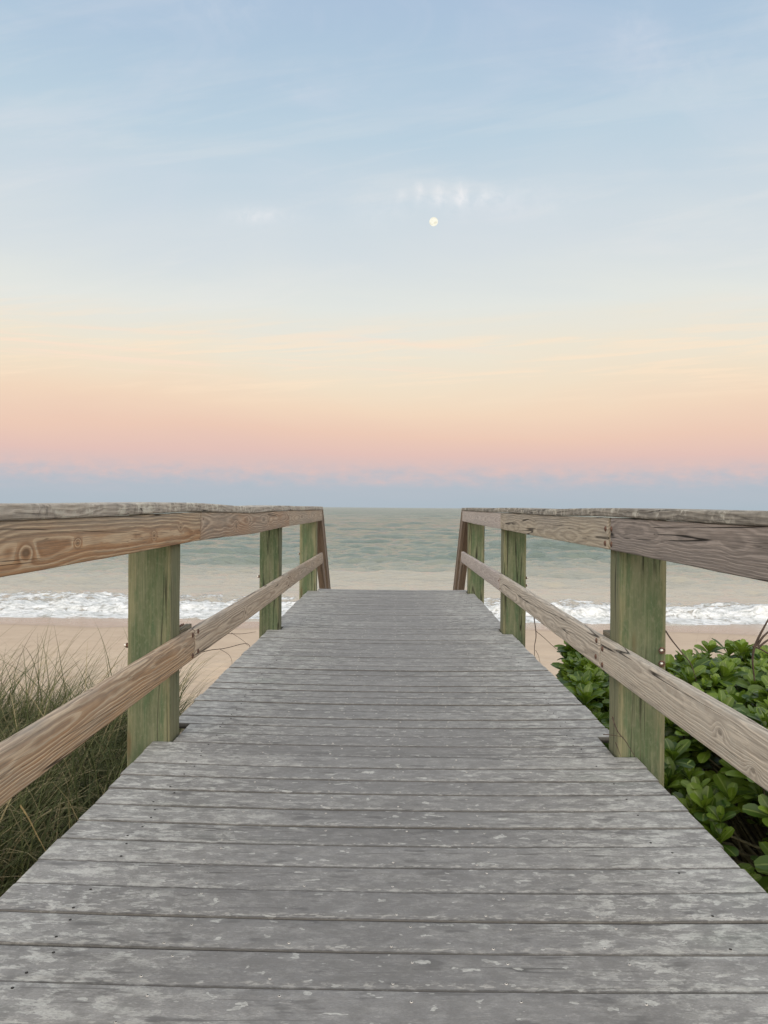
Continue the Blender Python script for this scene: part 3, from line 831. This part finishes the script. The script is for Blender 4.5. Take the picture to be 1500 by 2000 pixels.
# a low tangle on the ground
for _ in range(1500):
    y = random.uniform(1.6, 7.0); x = -random.uniform(1.1, 4.6)
    if y > 3.4 and x > -(.28*y): continue
    roots.append((x, y, float(ground_z(x, y))+random.uniform(0, .12), random.uniform(.25, .6), random.uniform(.003, .006), random.uniform(0, 6.28), random.uniform(.7, 1.4), random.uniform(.2, 1.0), random.random()))
V, F, A = blades(roots, None)
gr = link_mesh('dune_grass', V, np.array(F), M_GRASS, attrs={'rnd': A})
tag(gr, 'dense dark green dune grass beside the left railing', 'grass', kind='stuff')
# thin wisps at the edge of the sand, behind the left near post
M_DRY = plain('dry_stalk', (.16, .12, .075), .8, 0, .3)
M_TWIG = plain('dark_twig', (.055, .038, .03), .8, 0, .3)
roots = []
for _ in range(26):
    y = random.uniform(5.0, 6.2); x = -(.285*y) + random.uniform(-.25, .12)
    roots.append((x, y, float(ground_z(x, y))-.01, random.uniform(.3, .75), .003, random.uniform(-1.2, 1.0), random.uniform(.2, .7), random.uniform(.6, 2.0), .1+.9*random.random()))
V, F, A = blades(roots, None)
o = link_mesh('grass_tuft', V, F, M_GRASS, attrs={'rnd': A}); tag(o, 'sparse wispy grass on bare sand just past the left near post', 'grass tuft')
roots = []
for _ in range(34):
    y = random.uniform(6.9, 7.4); x = .365*y + random.uniform(-.05, .55)
    roots.append((x, y, float(ground_z(x, y))-.01, random.uniform(1.1, 1.65), .0026, random.uniform(-.9, .7), random.uniform(.05, .35), random.uniform(.4, 1.9), random.uniform(.3, 1)))
V, F, A = blades(roots, None)
M_DRYG = grass_mat('dry_grass_blades', (.13, .115, .08), (.22, .18, .13), (.26, .2, .14))
o = link_mesh('grass_tuft', V, F, M_DRYG, attrs={'rnd': A}); tag(o, 'fine dry arching grass rising behind the leafy shrub on the right', 'grass tuft')
# dead runners and twigs
def px_pt(px, py, Y):
    vec = cam.matrix_world.to_3x3() @ Vector(((px-750)/1500, (1000-py)/1500, -1)); k = Y/vec.y
    return Vector((0, 0, CAMZ)) + vec*k
def stalk(name, chains, label, cat, mat, r=.003):
    acc = Acc()
    for ch, rr in chains:
        P = [Vector(p) for p in ch]; Q = []
        for i in range(len(P)-1):
            p0 = P[max(i-1, 0)]; p1 = P[i]; p2 = P[i+1]; p3 = P[min(i+2, len(P)-1)]
            for k in range(6):
                t = k/6; Q.append(.5*((2*p1)+(p2-p0)*t+(2*p0-5*p1+4*p2-p3)*t*t+(3*p1-p0-3*p2+p3)*t**3))
        Q.append(P[-1])
        acc.add(*tube(Q, [rr*(1-.6*i/len(Q)) for i in range(len(Q))]))
    o = link_mesh(name, acc.V, acc.F, mat); tag(o, label, cat); return o
g = lambda x, y, dz=0.0: (x, y, float(ground_z(x, y))+dz)
def pp(l, Y, dY=0.0): return [tuple(px_pt(a, b_, Y+dY*i)) for i, (a, b_) in enumerate(l)]
stalk('beach_runner', [(pp([(350, 1291), (400, 1272), (440, 1266), (482, 1257), (490, 1275)], 6.4), .0045),
                       (pp([(428, 1267), (448, 1280), (453, 1298), (444, 1315)], 6.4), .002),
                       (pp([(440, 1237), (470, 1238), (500, 1234)], 6.6), .003),
                       (pp([(452, 1236), (476, 1252), (484, 1262)], 6.5), .002)],
      'thin brown dead runner arching over the sand left of the walkway', 'dead vine', M_TWIG)
stalk('dead_stem', [(pp([(1043, 1205), (1047, 1240), (1044, 1262), (1044, 1284)], 6.0), .0045),
                    (pp([(1046, 1232), (1062, 1245), (1085, 1266), (1122, 1294)], 5.9), .0028),
                    (pp([(1046, 1270), (1052, 1282), (1056, 1300)], 5.9), .002)],
      'thin dead stem standing just behind the middle right post', 'dead stem', M_TWIG)
stalk('dead_stem', [(pp([(1300, 1232), (1312, 1250), (1332, 1275), (1350, 1298), (1360, 1330)], 5.0, -.05), .0055)],
      'dark bare twig leaning left out of the leafy shrub', 'dead stem', M_TWIG)
stalk('dead_stem', [(pp([(1474, 1262), (1484, 1240), (1496, 1218), (1506, 1200)], 4.2), .008), (pp([(1478, 1262), (1490, 1244), (1510, 1226)], 4.2), .008),
                    (pp([(1482, 1264), (1500, 1250), (1520, 1240)], 4.2), .007), (pp([(1470, 1262), (1486, 1268), (1506, 1280)], 4.2), .006), (pp([(1474, 1262), (1470, 1290), (1474, 1330)], 4.2), .008)],
      'dark strappy dry stalks above the shrub at the right edge', 'dead stem', M_TWIG)
stalk('dead_stem', [(pp([(1196, 1400), (1206, 1428), (1222, 1448), (1240, 1478)], 3.2), .0028), (pp([(1178, 1434), (1200, 1436), (1218, 1440)], 3.2), .0022),
                    (pp([(1202, 1450), (1208, 1465), (1212, 1477)], 3.2), .002)],
      'small brown twig caught against the foot of the right near post', 'dead stem', M_TWIG)
stalk('reed_stem', [(pp([(40, 1573), (56, 1598), (72, 1630), (90, 1664)], 2.75, .02), .0035)],
      'single yellow broken reed among the grass at lower left', 'reed', plain('yellow_reed', (.30, .24, .12), .6, 0, .3), .005)

# ------------------------------------------------------------------ leafy shrub, right
def leaf_template():
    nu, nv = 7, 5; V = []; F = []
    for i in range(nu):
        t = i/(nu-1)
        wd = (0.06 + .42*math.sin(math.pi*min(1, t**1.7*.93))**.75) if t < .99 else .20
        if t < .15: wd = .06+.25*t
        for j in range(nv):
            s = (j/(nv-1)-.5)*2
            V.append((s*wd*.5*1.05, t, abs(s)*wd*.16 - .10*t*t + .05*math.sin(t*3)))
    for i in range(nu-1):
        for j in range(nv-1):
            a = i*nv+j; F.append((a, a+1, a+nv+1, a+nv))
    return np.array(V), np.array(F)
LT, LF = leaf_template()
RIB = np.tile(np.abs(np.linspace(-1, 1, 5)), 7)
def shrub(name, label, density, region, top, seed, under=0.3, size=1.0):
    rs = random.Random(seed)
    Rb = []; Vs = []; Fs = []; As = []; base = 0; br = Acc()
    x0, x1, y0, y1 = region
    n = 0; hubs = []
    for _ in range(density*4):
        if n >= density: break
        x = rs.uniform(x0, x1); y = rs.uniform(y0, y1); zt = top(x, y)
        if zt is None: continue
        low = rs.random() < under
        z = zt - (rs.uniform(.12, .55) if low else rs.uniform(0, .13)); n += 1
        tilt = rs.uniform(.0, .55) if not low else rs.uniform(.2, .9)
        ta = rs.uniform(0, 6.28)
        e = .06
        gx = (top(x+e, y) or zt-.05)-(top(x-e, y) or zt-.05); gy = (top(x, y+e) or zt-.05)-(top(x, y-e) or zt-.05)
        ax = Vector((-gx*2.2+math.cos(ta)*tilt*.6, -gy*2.2+math.sin(ta)*tilt*.6 - .15, 1)).normalized()
        Q = ax.to_track_quat('Z', 'Y').to_matrix()
        hub = Vector((x, y, z)); hubs.append(hub)
        k = rs.randint(7, 11); s0 = rs.uniform(.075, .145)*size; ph = rs.uniform(0, 6.28); hr = rs.random()
        for q in range(k):
            f = (q+.5)/k
            elv = R(82 - 74*f + rs.uniform(-9, 9)); az = ph + q*2.39996
            s = s0*(.5+.6*f**.6)*rs.uniform(.88, 1.12)
            rot = Matrix.Rotation(az, 3, 'Z') @ Matrix.Rotation(elv, 3, 'X') @ Matrix.Rotation(rs.uniform(-.3, .3), 3, 'Y')
            Mx = np.array(Q @ rot)
            P = (LT*np.array([s*rs.uniform(1.0, 1.35), s*rs.uniform(1.0, 1.25), s])) @ Mx.T + np.array(hub + ax*(.02*(1-f)))
            Rb.append(RIB); Vs.append(P); Fs.append(LF+base); base += len(P); As.append(np.full(len(P), min(1, max(0, .25*hr+.55*rs.random()+.2*(1-f)))))
        if n % 2 == 0:
            foot = Vector((x*.7+(x0+x1)/2*.3+rs.uniform(-.1, .1), y*.8+(y0+y1)/2*.2, float(ground_z(x, y))-.03))
            mid = (foot+hub)/2 + Vector((rs.uniform(-.1, .1), rs.uniform(-.1, .1), .05))
            br.add(*tube([foot, mid, hub-ax*.05, hub], [.010, .008, .006, .005], 5))
    root = empty(name, ((x0+x1)/2, (y0+y1)/2, float(ground_z((x0+x1)/2, (y0+y1)/2))), label, 'shrub', 'glossy-leaved shrubs right of the boardwalk')
    link_mesh('foliage', np.concatenate(Vs), np.concatenate(Fs), M_LEAF, root, attrs={'rnd': np.concatenate(As), 'rib': np.concatenate(Rb)})
    link_mesh('stems', br.V, br.F, M_STEM, root)
    return root
def leaf_mat():
    m, nt, b = new_mat('glossy_leaf')
    rd = attr(nt, 'rnd'); n = noise(nt, coords(nt), 14.0, 3, .5)
    col = mix(nt, rd.smooth(.1, .8), (.020, .054, .008), (.132, .210, .022))
    col = mix(nt, n.smooth(.5, .8)*.4, col, (.085, .115, .02))
    col = mix(nt, rd.smooth(.94, .97), col, (.30, .24, .06))
    rib = attr(nt, 'rib')
    col = mix(nt, rib.smooth(.14, .04)*.55, col, (.26, .33, .10))
    sp = noise(nt, coords(nt), 60.0, 3, .6)
    col = mix(nt, sp.smooth(.66, .72)*.6, col, (.17, .13, .05))
    nt.links.new(col.k, b.inputs['Base Color']); b.inputs['Roughness'].default_value = .36
    b.inputs['Specular IOR Level'].default_value = .45
    tr = nt.nodes.new('ShaderNodeBsdfTranslucent')
    tc = mix(nt, rd, (.12, .22, .015), (.22, .34, .03)); nt.links.new(tc.k, tr.inputs[0])
    ms = nt.nodes.new('ShaderNodeMixShader'); ms.inputs[0].default_value = .25
    nt.links.new(b.outputs[0], ms.inputs[1]); nt.links.new(tr.outputs[0], ms.inputs[2])
    nt.links.new(ms.outputs[0], nt.nodes['Material Output'].inputs[0])
    return m
M_LEAF = leaf_mat(); M_STEM = plain('shrub_stem', (.10, .095, .055), .7, 0, .3)
def v1(x, y): return float(vn(np.array(x), np.array(y)))
def top_big(x, y):
    if x < 1.22 or y < 2.35: return None
    if y < 3.15 and x < 1.62 and v1(x*9, y*9) > .22: return None
    if y < 3.15 and x < 1.62: return -.58 + .1*v1(x*5, y*5)
    if y > 6.3 - .35*v1(x*2, 5.0): return None
    z = .13*float(sstep(x, 1.3, 2.3)) - .14 + (v1(x*2.4+8, y*2.4)-.5)*.22
    z -= .55*float(sstep(-y, -3.5, -2.4)) + .12*float(sstep(y, 5.0, 6.4)) + .22*float(sstep(-x, -1.7, -1.2))
    z -= .25*float(sstep(-y, -4.1, -3.3))*float(sstep(-x, -1.9, -1.5))
    return z
def top_small(x, y):
    if x < 1.19 or x/y > .262 or x/y < .232: return None
    return -.10 + (v1(x*4+3, y*3)-.5)*.2 - .28*float(sstep(-y, -5.0, -3.7)) - .15*float(sstep(y, 5.9, 6.3))
shrub('shrub', 'large spreading shrub of glossy spoon-shaped leaves below the right rail', 1700, (1.22, 5.0, 2.35, 6.4), lambda x, y: top_big(x, y) if x/y > .262 else None, 3, .34)
shrub('shrub', 'small leafy shrub peeping between the deck edge and right near post', 260, (1.19, 1.7, 3.6, 6.3), top_small, 5, .35)
